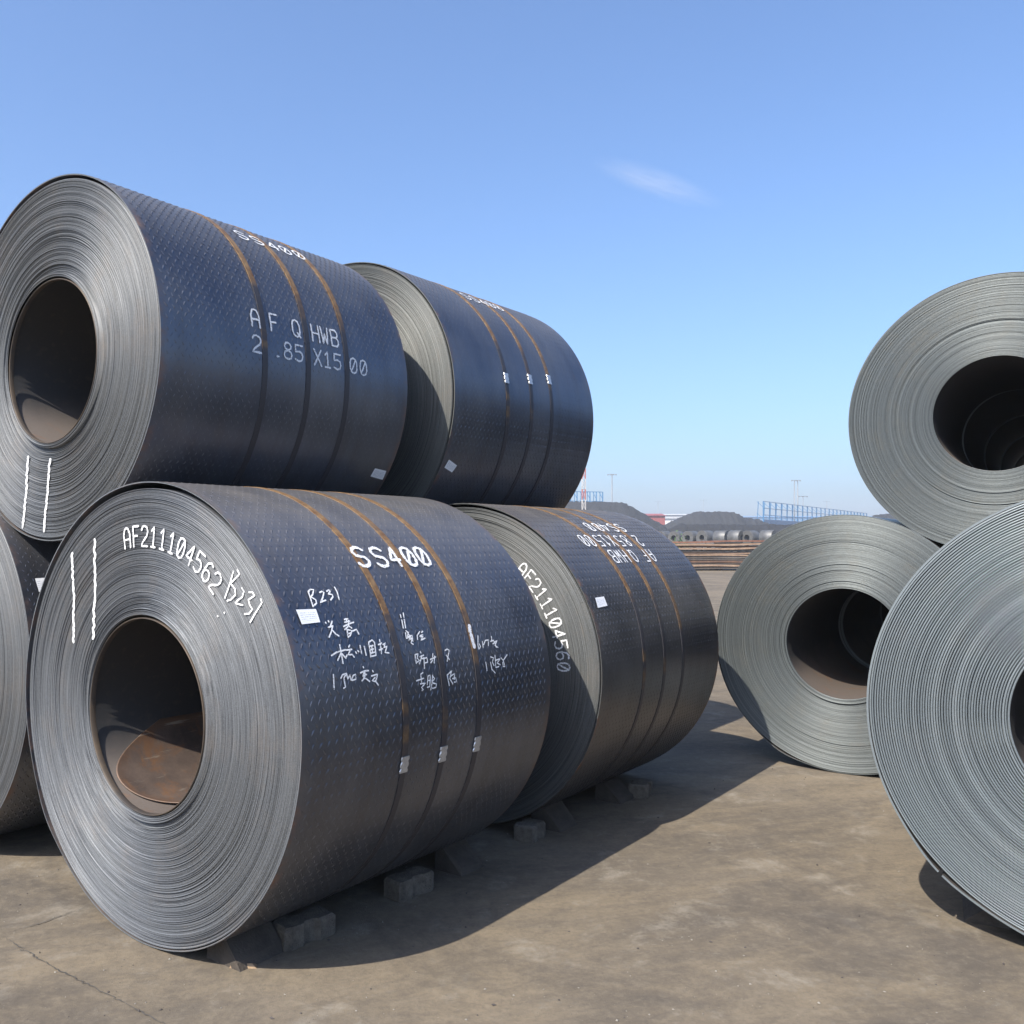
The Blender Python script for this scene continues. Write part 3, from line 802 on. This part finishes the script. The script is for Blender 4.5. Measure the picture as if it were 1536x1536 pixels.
# ------------------------------------------------------------------ chocks under the left row
M['block'] = plain("grey_concrete_paver", (.185, .160, .128), .95, 0, .6, 30, 1.0)
M['wedge'] = plain("dirty_chock_timber", (.075, .062, .05), .9, 0, .5, 16, .4)
def paver(px, py, rz, L, W_, H, label):
    """interlocking paver with two waisted sides, lying flat"""
    p = on_ground(px, py)
    half = [(-L/2, -W_*.42), (-L*.40, -W_*.5), (-L*.16, -W_*.5), (-L*.08, -W_*.36), (L*.10, -W_*.36), (L*.18, -W_*.5), (L*.42, -W_*.5), (L/2, -W_*.42)]
    ring = half + [(-x, -y) for x, y in half]
    ring = [(x + random.uniform(-.005, .005), y + random.uniform(-.005, .005)) for x, y in ring]
    n = len(ring); V = []
    for z, k in ((0, .97), (.006, 1.0), (H - .012, 1.0), (H, .90)):
        V += [(x*k if z else x*k, y*k, z) for x, y in ring]
    F = [tuple(range(n))[::-1], tuple(range(3*n, 4*n))]
    for l in range(3): F += [(l*n+i, l*n+(i+1) % n, (l+1)*n+(i+1) % n, (l+1)*n+i) for i in range(n)]
    o = mesh_obj("paving_block", V, F, [M['block']])
    o.location = (p[0], p[1], 0); o.rotation_euler = (0, 0, rz)
    return tag(o, label, "paving block", "paver chocks beside the left row")
ax = math.pi/2 - TH_L
paver(455, 1408, ax - .15, .235, .115, .085, "grey interlocking paver nearest the viewer, beside the near coil's foot")
paver(614, 1340, ax - .1, .215, .11, .085, "grey interlocking paver under the middle of the near coil")
paver(795, 1257, ax + .1, .15, .12, .08, "grey interlocking paver in the gap between the two ground coils")
paver(960, 1193, ax + .2, .15, .12, .08, "farthest grey paver, beside the rear ground coil")
def wedge(px, py, rz, L, W_, H, label, mat='wedge'):
    p = on_ground(px, py)
    g = np.random.default_rng(int(px))
    V = np.array([(-W_/2, -L/2, 0), (W_/2, -L/2, 0), (W_/2, L/2, 0), (-W_/2, L/2, 0),
                  (-W_/2, -L/2, H), (-W_*.18, -L/2, H*.96), (W_*.42, -L/2, H*.22), (-W_/2, L/2, H*.94), (-W_*.15, L/2, H), (W_*.45, L/2, H*.25)], float)
    V += g.normal(0, .006, V.shape)*(V[:, 2:3] > 0)
    F = [(0,3,2,1), (0,1,6,5,4), (2,3,7,8,9), (4,5,8,7), (5,6,9,8), (6,1,2,9), (3,0,4,7)]
    o = mesh_obj("chock", V, F, [M[mat]]); o.location = (p[0], p[1], 0); o.rotation_euler = (0, 0, rz)
    return tag(o, label, "chock", "wedge chocks")
wedge(368, 1432, -TH_L, .20, .19, .135, "dark wedge chock beside the nearest paver under the near coil's front")
wedge(688, 1302, -TH_L, .16, .16, .11, "dark wedge chock between the second and third pavers")
wedge(832, 1238, -TH_L, .18, .18, .12, "dark wedge chock just behind the third paver")
wedge(922, 1198, -TH_L, .17, .17, .10, "dark wedge chock in front of the farthest paver")
o = wedge(1478, 1368, math.pi - .4846, .30, .16, .09, "flat timber chock in the shade under the near right coil"); 
# bolt and wood chip at the foot of the near coil
p = on_ground(333, 1441); m = MB()
m.cyl((0, 0, .009), (.030, -.008, .009), .0045, .0045, 10); m.cyl((-.009, .002, .009), (0, 0, .009), .009, .009, 6)
M['bright'] = plain("bright_steel", (.75, .75, .74), .35, .6, .2, 40)
o = m.build("bolt", M['bright']); o.location = (p[0], p[1], 0); tag(o, "small bright bolt lying at the foot of the near coil", "bolt")
p = on_ground(366, 1450); m = MB(); m.add([(-.05, -.012, 0), (.05, -.016, 0), (.045, .014, 0), (-.03, .018, 0), (-.045, -.008, .012), (.03, -.008, .016), (.04, .010, .006), (-.02, .012, .014)],
    [(0,3,2,1), (4,5,6,7), (0,1,5,4), (1,2,6,5), (2,3,7,6), (3,0,4,7)])
M['chip'] = plain("wood_chip", (.30, .21, .13), .9, 0, .4, 40)
o = m.build("wood_chip", M['chip']); o.location = (p[0], p[1], 0); tag(o, "broken wood chip in front of the nearest wedge chock", "wood chip")

# ------------------------------------------------------------------ background: plate stack
M['plates'] = [rust_material("rusty_plate_%s" % n, a, b, .7, 3) for n, a, b in (
    ("brown", (.075, .040, .026), (.16, .088, .052)), ("dark", (.045, .04, .038), (.09, .07, .055)),
    ("tan", (.19, .12, .078), (.31, .215, .145)), ("red", (.12, .052, .034), (.21, .105, .066)))]
M['plate_bright'] = plain("scaled_bright_plate", (.5, .5, .48), .5, .3, .4, 2)
nth = ["top", "second", "third", "fourth", "fifth", "sixth", "seventh", "eighth", "ninth", "tenth", "eleventh", "twelfth", "bottom"]
tone = [3, 2, 0, 2, 1, 2, 2, 1, 1, 0, 1, 2, 1]
word = {0: "brown", 1: "dark", 2: "tan", 3: "red brown"}
z = .10
pl = at(1085, 856, 50.0)
m = MB()
for k in range(7):
    g = MB(); g.box((-.10, -1.2, 0), (.10, 1.2, .098)); o = g.build("skid_timber", M['wedge'])
    o.location = (pl[0] - 6 + k*2.0, pl[1] + 1.5, .0); o.rotation_euler = (0, 0, R_(-3))
    tag(o, "timber skid under the far plates, %s from the left" % ["first", "second", "third", "fourth", "fifth", "sixth", "seventh"][k], "timber", "skids under the plate stack")
for k in range(12, -1, -1):
    t = (.088, .10, .075, .095)[k % 4]; dz = (.030, .040, .022)[k % 3]
    g = np.random.default_rng(40 + k); n = 48; V, F = [], []
    L0, L1 = -7.2 + g.uniform(-.3, .3), 7.2 + g.uniform(-.3, .3); y0 = g.uniform(-.10, .10); ph = g.uniform(0, 6.28)
    for i in range(n + 1):
        x = L0 + (L1 - L0)*i/n; w = .035*math.sin(x*.55 + ph)*(1 - .05*k) + .012*math.sin(x*1.7 + ph*2) + .004*x*(1 - k/12)
        V += [(x, y0, w), (x, y0 + 2.4, w), (x, y0 + 2.4, w + t), (x, y0, w + t)]
    for i in range(n):
        a, b = 4*i, 4*(i+1); F += [(a, a+1, b+1, b), (a+3, b+3, b+2, a+2), (a, b, b+3, a+3), (a+1, a+2, b+2, b+1)]
    F += [(0, 3, 2, 1), (4*n, 4*n+1, 4*n+2, 4*n+3)]
    o = mesh_obj("steel_plate", V, F, [M['plates'][tone[k]]])
    o.location = (pl[0], pl[1], z); o.rotation_euler = (0, 0, R_(-3)); z += t + dz
    tag(o, "%s rusty bowed steel plate, %s of the far stack" % (word[tone[k]], nth[k] + (" from the top" if 0 < k < 12 else "")), "steel plate", "plates in the far stack")

# ------------------------------------------------------------------ background: row of wrapped coils behind the plates
M['wrapcoil'] = plain("weathered_wrapped_coil", (.15, .15, .148), .5, .3, .6, 1.2)
M['wrapface'] = plain("coil_end_grey", (.13, .127, .12), .5, .3, .4, 3)
def far_coil(p, R, th, label):
    o = empty("far_coil", p, -th)
    def part(nm, prof, mat):
        V, F = revolve(prof, R, 40); mesh_obj(nm, V, F, [mat], o, True)
    part("shell", [(R - .015, 0), (R, .02), (R, 1.4), (R - .015, 1.42)], M['wrapcoil'])
    part("end_face", [(.34, .03), (.55, .02), (R - .016, .0)], M['wrapface'])
    part("back_face", [(R - .016, 1.42), (.34, 1.42)], M['wrapface'])
    part("bore_wall", [(.34, 1.42), (.34, .03)], M['bore'])
    return tag(o, label, "steel coil", "wrapped coils behind the plate stack")
ths = .85; P0 = at(990, 806, 108); uo = np.array([math.cos(ths), -math.sin(ths), 0])*1.9
ordinal = ["first", "second", "third", "fourth", "fifth", "sixth", "seventh", "eighth", "ninth"]
labs = ["leftmost of the grey coils behind the rusty plates", "second grey coil from the left behind the rusty plates", "third grey coil from the left behind the rusty plates",
        "fourth grey coil from the left behind the rusty plates", "fifth grey coil from the left behind the rusty plates", "sixth grey coil from the left behind the rusty plates",
        "seventh grey coil from the left behind the rusty plates", "rightmost of the grey coils behind the rusty plates"]
for k in range(9):
    q = np.array([P0[0], P0[1], 0]) + uo*(k - .5)
    far_coil(tuple(q), .80, ths, "grey coil in the lower layer behind the rusty plates, %s from the left" % ordinal[k])
    if k < 8: far_coil(tuple(q + uo*.5 + (0, 0, 1.29)), (.81, .79, .80, .82, .80, .81, .79, .80)[k], ths + (.04, -.06, .02, .12, 1.5, 1.62, .1, 1.55)[k], labs[k])

# ------------------------------------------------------------------ background: coal heaps
def coal_material(name, c):
    t = NT(name); co = t.coord()
    col = t.mix(t.ramp(t.noise(co, .5, 7, .7), [(.3, 0.), (.7, 1.)]), tuple(v*.7 for v in c), c)
    t.set(Base_Color=col, Roughness=.85)
    t.bump(t.noise(co, 1.6, 8, .75), .6, .5)
    return t.m
M['coal'] = coal_material("coal", (.016, .017, .020))
M['coal_dry'] = coal_material("dry_coal", (.026, .028, .032))
def heap(name, outline, Y, depth, mat, label, seed):
    """a ridge heap: crest follows the outline (picture points), slopes fall to the ground in front and behind"""
    g = np.random.default_rng(seed)
    crest = [at(x, y, Y) for x, y in outline]
    xs = np.linspace(crest[0][0], crest[-1][0], 90); zs = np.interp(xs, [c[0] for c in crest], [c[2] for c in crest])
    k = np.array([.25, .5, .25]); 
    for _ in range(3): zs[1:-1] = np.convolve(zs, k, 'valid')
    zs = zs + g.normal(0, .05, 90)
    m = 14; V, F = [], []
    for i in range(90):
        hw = zs[i]/math.tan(R_(36))
        for j in range(m + 1):
            f = -1 + 2*j/m
            top = depth/2
            y = f*(hw + top); zz = zs[i]*min(1, max(0, (hw + top - abs(y))/max(hw, .01)))
            V.append((xs[i] + g.normal(0, .12), Y + top + y + g.normal(0, .15), max(zz + g.normal(0, .07)*(zz > .1), -.05) if abs(f) < 1 else -.08))
    for i in range(89):
        for j in range(m): a = i*(m+1) + j; F.append((a, a+m+1, a+m+2, a+1))
    return tag(mesh_obj(name, V, F, [mat], None, True), label, "coal heap", "coal heaps beyond the yard")
heap("coal_heap", [(700, 827), (745, 770), (800, 753), (860, 752), (935, 753), (955, 763), (975, 775), (1000, 790), (1020, 827)], 190, 6, M['coal_dry'],
     "tall grey coal heap behind the left stack", 1)
heap("coal_heap", [(975, 827), (1000, 787), (1047, 767.5), (1103, 768), (1120, 777), (1140, 779), (1160, 787), (1190, 827)], 205, 5, M['coal_dry'],
     "flat topped grey coal heap in the middle distance", 2)
heap("coal_heap", [(992, 827), (1006, 793), (1020, 786.5), (1100, 787), (1165, 787), (1240, 788), (1300, 827)], 150, 3, M['coal'],
     "low black coal bund in front of the flat topped heap", 3)
heap("coal_heap", [(1290, 827), (1318, 773), (1345, 770), (1420, 764), (1480, 768), (1540, 827)], 200, 4, M['coal_dry'],
     "coal heap glimpsed between the two right hand coils", 4)

# ------------------------------------------------------------------ background: buildings, masts, wind fence
M['redroof'] = plain("red_roof_sheet", (.30, .07, .06), .6, 0, .3, .5)
M['whitewall'] = plain("white_wall", (.70, .70, .68), .7, 0, .2, .4)
M['greywall'] = plain("grey_wall", (.45, .46, .47), .7, 0, .2, .4)
M['bluewall'] = plain("pale_blue_cladding", (.15, .25, .38), .6, 0, .2, .3)
M['blue'] = plain("blue_painted_steel", (.04, .17, .34), .5, 0, .2, .5)
M['galv'] = plain("galvanised_steel", (.20, .215, .23), .5, .3, .2, 1)
M['towerred'] = plain("tower_red_paint", (.42, .10, .07), .6, 0, .2, 1)
M['towerwhite'] = plain("tower_white_paint", (.50, .48, .46), .6, 0, .2, 1)
M['dark_glass'] = plain("dark_window", (.05, .06, .07), .3, 0, .2, 1, 0)
M['lamp'] = plain("floodlight_glass", (.24, .26, .28), .3, .2, .1, 2, 0)

def building(name, x0, x1, ytop, Y, depth, wall, roof, label, pitch=.0, windows=0):
    a, b = at(x0, ytop, Y), at(x1, ytop, Y); w = b[0] - a[0]; h = a[2]
    o = empty(name, ((a[0]+b[0])/2, Y, 0))
    m = MB(); m.box((-w/2, 0, 0), (w/2, depth, h - pitch)); m.build("wall", wall, o)
    m = MB(); e = .5
    V = [(-w/2-e, -e, h-pitch), (w/2+e, -e, h-pitch), (w/2+e, depth+e, h-pitch), (-w/2-e, depth+e, h-pitch), (-w/2-e, depth/2, h), (w/2+e, depth/2, h)]
    V = [(x, y, z_ + .02) for x, y, z_ in V]
    m.add(V, [(0,1,5,4), (2,3,4,5), (0,4,3), (1,2,5), (0,3,2,1)]); m.build("roof", roof, o)
    for k in range(windows):
        xx = -w/2 + w*(k + .5)/windows
        m = MB(); m.box((xx - w*.22/windows, -.06, h*.35), (xx + w*.22/windows, .02, h*.6)); m.build("window", M['dark_glass'], o)
    return tag(o, label, "building")
building("red_roofed_shed", 958, 997.5, 769.5, 270, 14, M['redroof'], M['redroof'], "low shed with dull red roof between the coal heaps", .8, 4)
building("white_shed", 998, 1040, 776, 300, 12, M['whitewall'], M['greywall'], "low white shed beside the red roofed shed", .4, 3)
building("long_grey_shed", 985, 1075, 770, 420, 20, M['greywall'], M['greywall'], "long pale grey shed far behind the coal heaps", .8, 9)
building("blue_shed", 1118, 1330, 773, 480, 25, M['bluewall'], M['bluewall'], "pale blue shed far behind the wind fence", 1.0, 12)

def wind_fence(x0, x1, yt0, yt1, Y0, Y1, n, rails, label, panels=True, back=2.2):
    p, q = at(x0, yt0, Y0), at(x1, yt1, Y1)
    o = empty("wind_fence", (p[0], p[1], 0))
    d = np.array([q[0]-p[0], q[1]-p[1], 0]); dn = d/np.linalg.norm(d); nb = np.array([-dn[1], dn[0], 0])
    H = lambda f: p[2] + (q[2]-p[2])*f
    for i in range(n + 1):
        f = i/n; b = d*f; m = MB(); hh = H(f)
        m.bar(b, b + (0, 0, hh), .26); m.build("post", M['blue'], o)
        m = MB(); m.bar(b + nb*back, b + nb*back*.6 + (0, 0, hh), .16); m.build("back_post", M['blue'], o)
        m = MB()
        for k in range(4): m.bar(b + (0, 0, hh*(k+.5)/4.), b + nb*back*.8 + (0, 0, hh*(k+1)/4.), .10)
        m.build("brace", M['blue'], o)
    for k in range(rails):
        f0 = (k + 1)/rails; m = MB(); m.bar((0, 0, H(0)*f0), d + (0, 0, H(1)*f0), .15); m.build("rail", M['blue'], o)
    if panels:
        for i in range(n):
            a, b = d*(i/n), d*((i+1)/n); m = MB(); h0, h1 = H(i/n)*.62, H((i+1)/n)*.62
            off = -nb*.15; g_ = dn*.16
            m.add([a+off+g_, b+off-g_, b+off-g_+(0,0,h1), a+off+g_+(0,0,h0), a+off*1.5+g_, b+off*1.5-g_, b+off*1.5-g_+(0,0,h1), a+off*1.5+g_+(0,0,h0)],
                  [(0,1,2,3), (7,6,5,4), (0,4,5,1), (1,5,6,2), (2,6,7,3), (3,7,4,0)])
            m.build("panel", M['bluewall'], o)
    return tag(o, label, "wind fence", "blue wind fences")
wind_fence(1145, 1300, 752, 770, 250, 372, 24, 7, "tall blue steel wind fence running off above the ground coil on the right")
wind_fence(846, 904, 737, 738, 232, 236, 6, 6, "blue steel frame rising over the coal heap beside the left stack", False)

def light_mast(x, ytop, Y, label, heads=4, poles=1, r=.16):
    p = at(x, ytop, Y); h = p[2]; o = empty("light_mast", (p[0], p[1], 0))
    for k in range(poles):
        dx = (k - (poles-1)/2)*1.1; m = MB(); m.cyl((dx, 0, 0), (dx, 0, h), r*1.4, r*.8, 8); m.build("pole", M['galv'], o, True)
    w = 1.35*(Y/300)**.7
    m = MB(); m.bar((-w, 0, h - .1), (w, 0, h - .1), .16); m.bar((0, -w*.6, h - .25), (0, w*.6, h - .25), .16); m.build("crossarm", M['galv'], o)
    for k in range(heads):
        xx = -w + 2*w*k/(heads-1); m = MB(); m.box((xx-.20, -.22, h - .42), (xx+.20, .10, h - .02)); m.build("floodlight", M['lamp'], o)
    return tag(o, label, "light mast", "light masts")
light_mast(918, 711, 300, "light mast rising over the tall coal heap beside the left stack", 4, 1, .2)
light_mast(1194, 720, 300, "twin legged light mast behind the blue wind fence", 4, 2, .18)
light_mast(1204.5, 744, 310, "short lamp pole close beside the twin legged light mast", 2, 1, .12)
light_mast(987, 752, 800, "faint distant light mast above the red roofed shed", 3, 1, .25)
light_mast(1055, 750, 850, "faint distant light mast above the flat topped coal heap", 3, 1, .25)
light_mast(1240, 752, 700, "faint distant light mast right of the blue wind fence's tall end", 3, 1, .25)
# lattice tower beside the rear upper coil
p = at(875.5, 640, 150); o = empty("lattice_tower", (p[0], p[1], 0)); h = p[2]; nseg = 12
for k in range(nseg):
    m = MB(); z0, z1 = h*k/nseg, h*(k+1)/nseg; w = .28
    cs = [(-w, -w), (w, -w), (w, w), (-w, w)]
    for i in range(4):
        a, b = cs[i], cs[(i+1) % 4]
        m.bar((*a, z0), (*a, z1), .07); m.bar((*a, z0), (*b, z1), .045); m.bar((*b, z0), (*a, z1), .045); m.bar((*a, z1), (*b, z1), .045)
    m.build("tower_section", M['towerred'] if k % 2 else M['towerwhite'], o)
tag(o, "red and white lattice tower seen just right of the rear upper coil", "tower")
# weeds and a torn plastic sheet on the far coils
p = at(1019, 800, 96); g = np.random.default_rng(5); V, F = [], []
for i in range(260):
    c = np.array([g.normal(0, .55), g.normal(0, .4), abs(g.normal(1.0, .55))]); d = g.normal(0, .13, 3); e = g.normal(0, .13, 3)
    V += [c, c + d, c + e]; F.append((3*i, 3*i+1, 3*i+2))
M['leaf'] = plain("weed_leaf", (.07, .12, .04), .7, 0, .4, 3, 0)
b_ = empty("bush", (p[0], p[1], 0)); mesh_obj("foliage", V, F, [M['leaf']], b_)
m = MB()
for k in range(5): m.cyl((0, 0, 0), (.25*math.cos(k*1.3), .25*math.sin(k*1.3), 1.1), .03, .012, 5)
m.build("stem", M['wedge'], b_); tag(b_, "small green bush behind the far grey coils", "bush")

# ------------------------------------------------------------------ haze: the air of the yard, one closed box round everything
t = NT("yard_air")
t.t.nodes.remove(t.b)
vol = t.n("ShaderNodeVolumePrincipled")
vol.inputs["Color"].default_value = (.86, .92, 1.0, 1)
vol.inputs["Density"].default_value = .0008
vol.inputs["Anisotropy"].default_value = .1
t.l(vol.outputs[0], t.out.inputs["Volume"])
m = MB(); m.box((-900, -60, -1), (1100, 1150, 48))
tag(m.build("haze", t.m), "thin pale haze filling the air of the yard", "haze", None, "stuff")

# ------------------------------------------------------------------ the one wisp of cloud, high and far outside the haze
t = NT("thin_cloud")
t.t.nodes.remove(t.b)
co = t.coord()
x, y, z_ = t.sep(co)
rr = t.math('SQRT', t.math('ADD', t.math('ADD', t.math('MULTIPLY', x, x), t.math('MULTIPLY', y, y)), t.math('MULTIPLY', z_, z_)))
body = t.smooth(rr, 1.0, .15)
wisp = t.ramp(t.noise(t.mapping(co, (1.2, 1.2, 2.2)), 1.6, 6, .6, .8), [(.38, .12), (.66, 1.)])
vol = t.n("ShaderNodeVolumePrincipled"); vol.inputs["Color"].default_value = (1, 1, 1, 1)
t.l(t.math('MULTIPLY', t.math('MULTIPLY', body, wisp), .0050), vol.inputs["Density"])
t.l(vol.outputs[0], t.out.inputs["Volume"])
bm = bmesh.new(); bmesh.ops.create_icosphere(bm, subdivisions=3, radius=1.0)
me = bpy.data.meshes.new("cloud"); bm.to_mesh(me); bm.free(); me.materials.append(t.m)
cl = bpy.data.objects.new("cloud", me); C.objects.link(cl)
cl.location = tuple(at(985, 274, 3000)); cl.scale = (255, 90, 44); cl.rotation_euler = (0, R_(19), 0)
tag(cl, "faint wisp of white cloud in the blue sky", "cloud", None, "stuff")
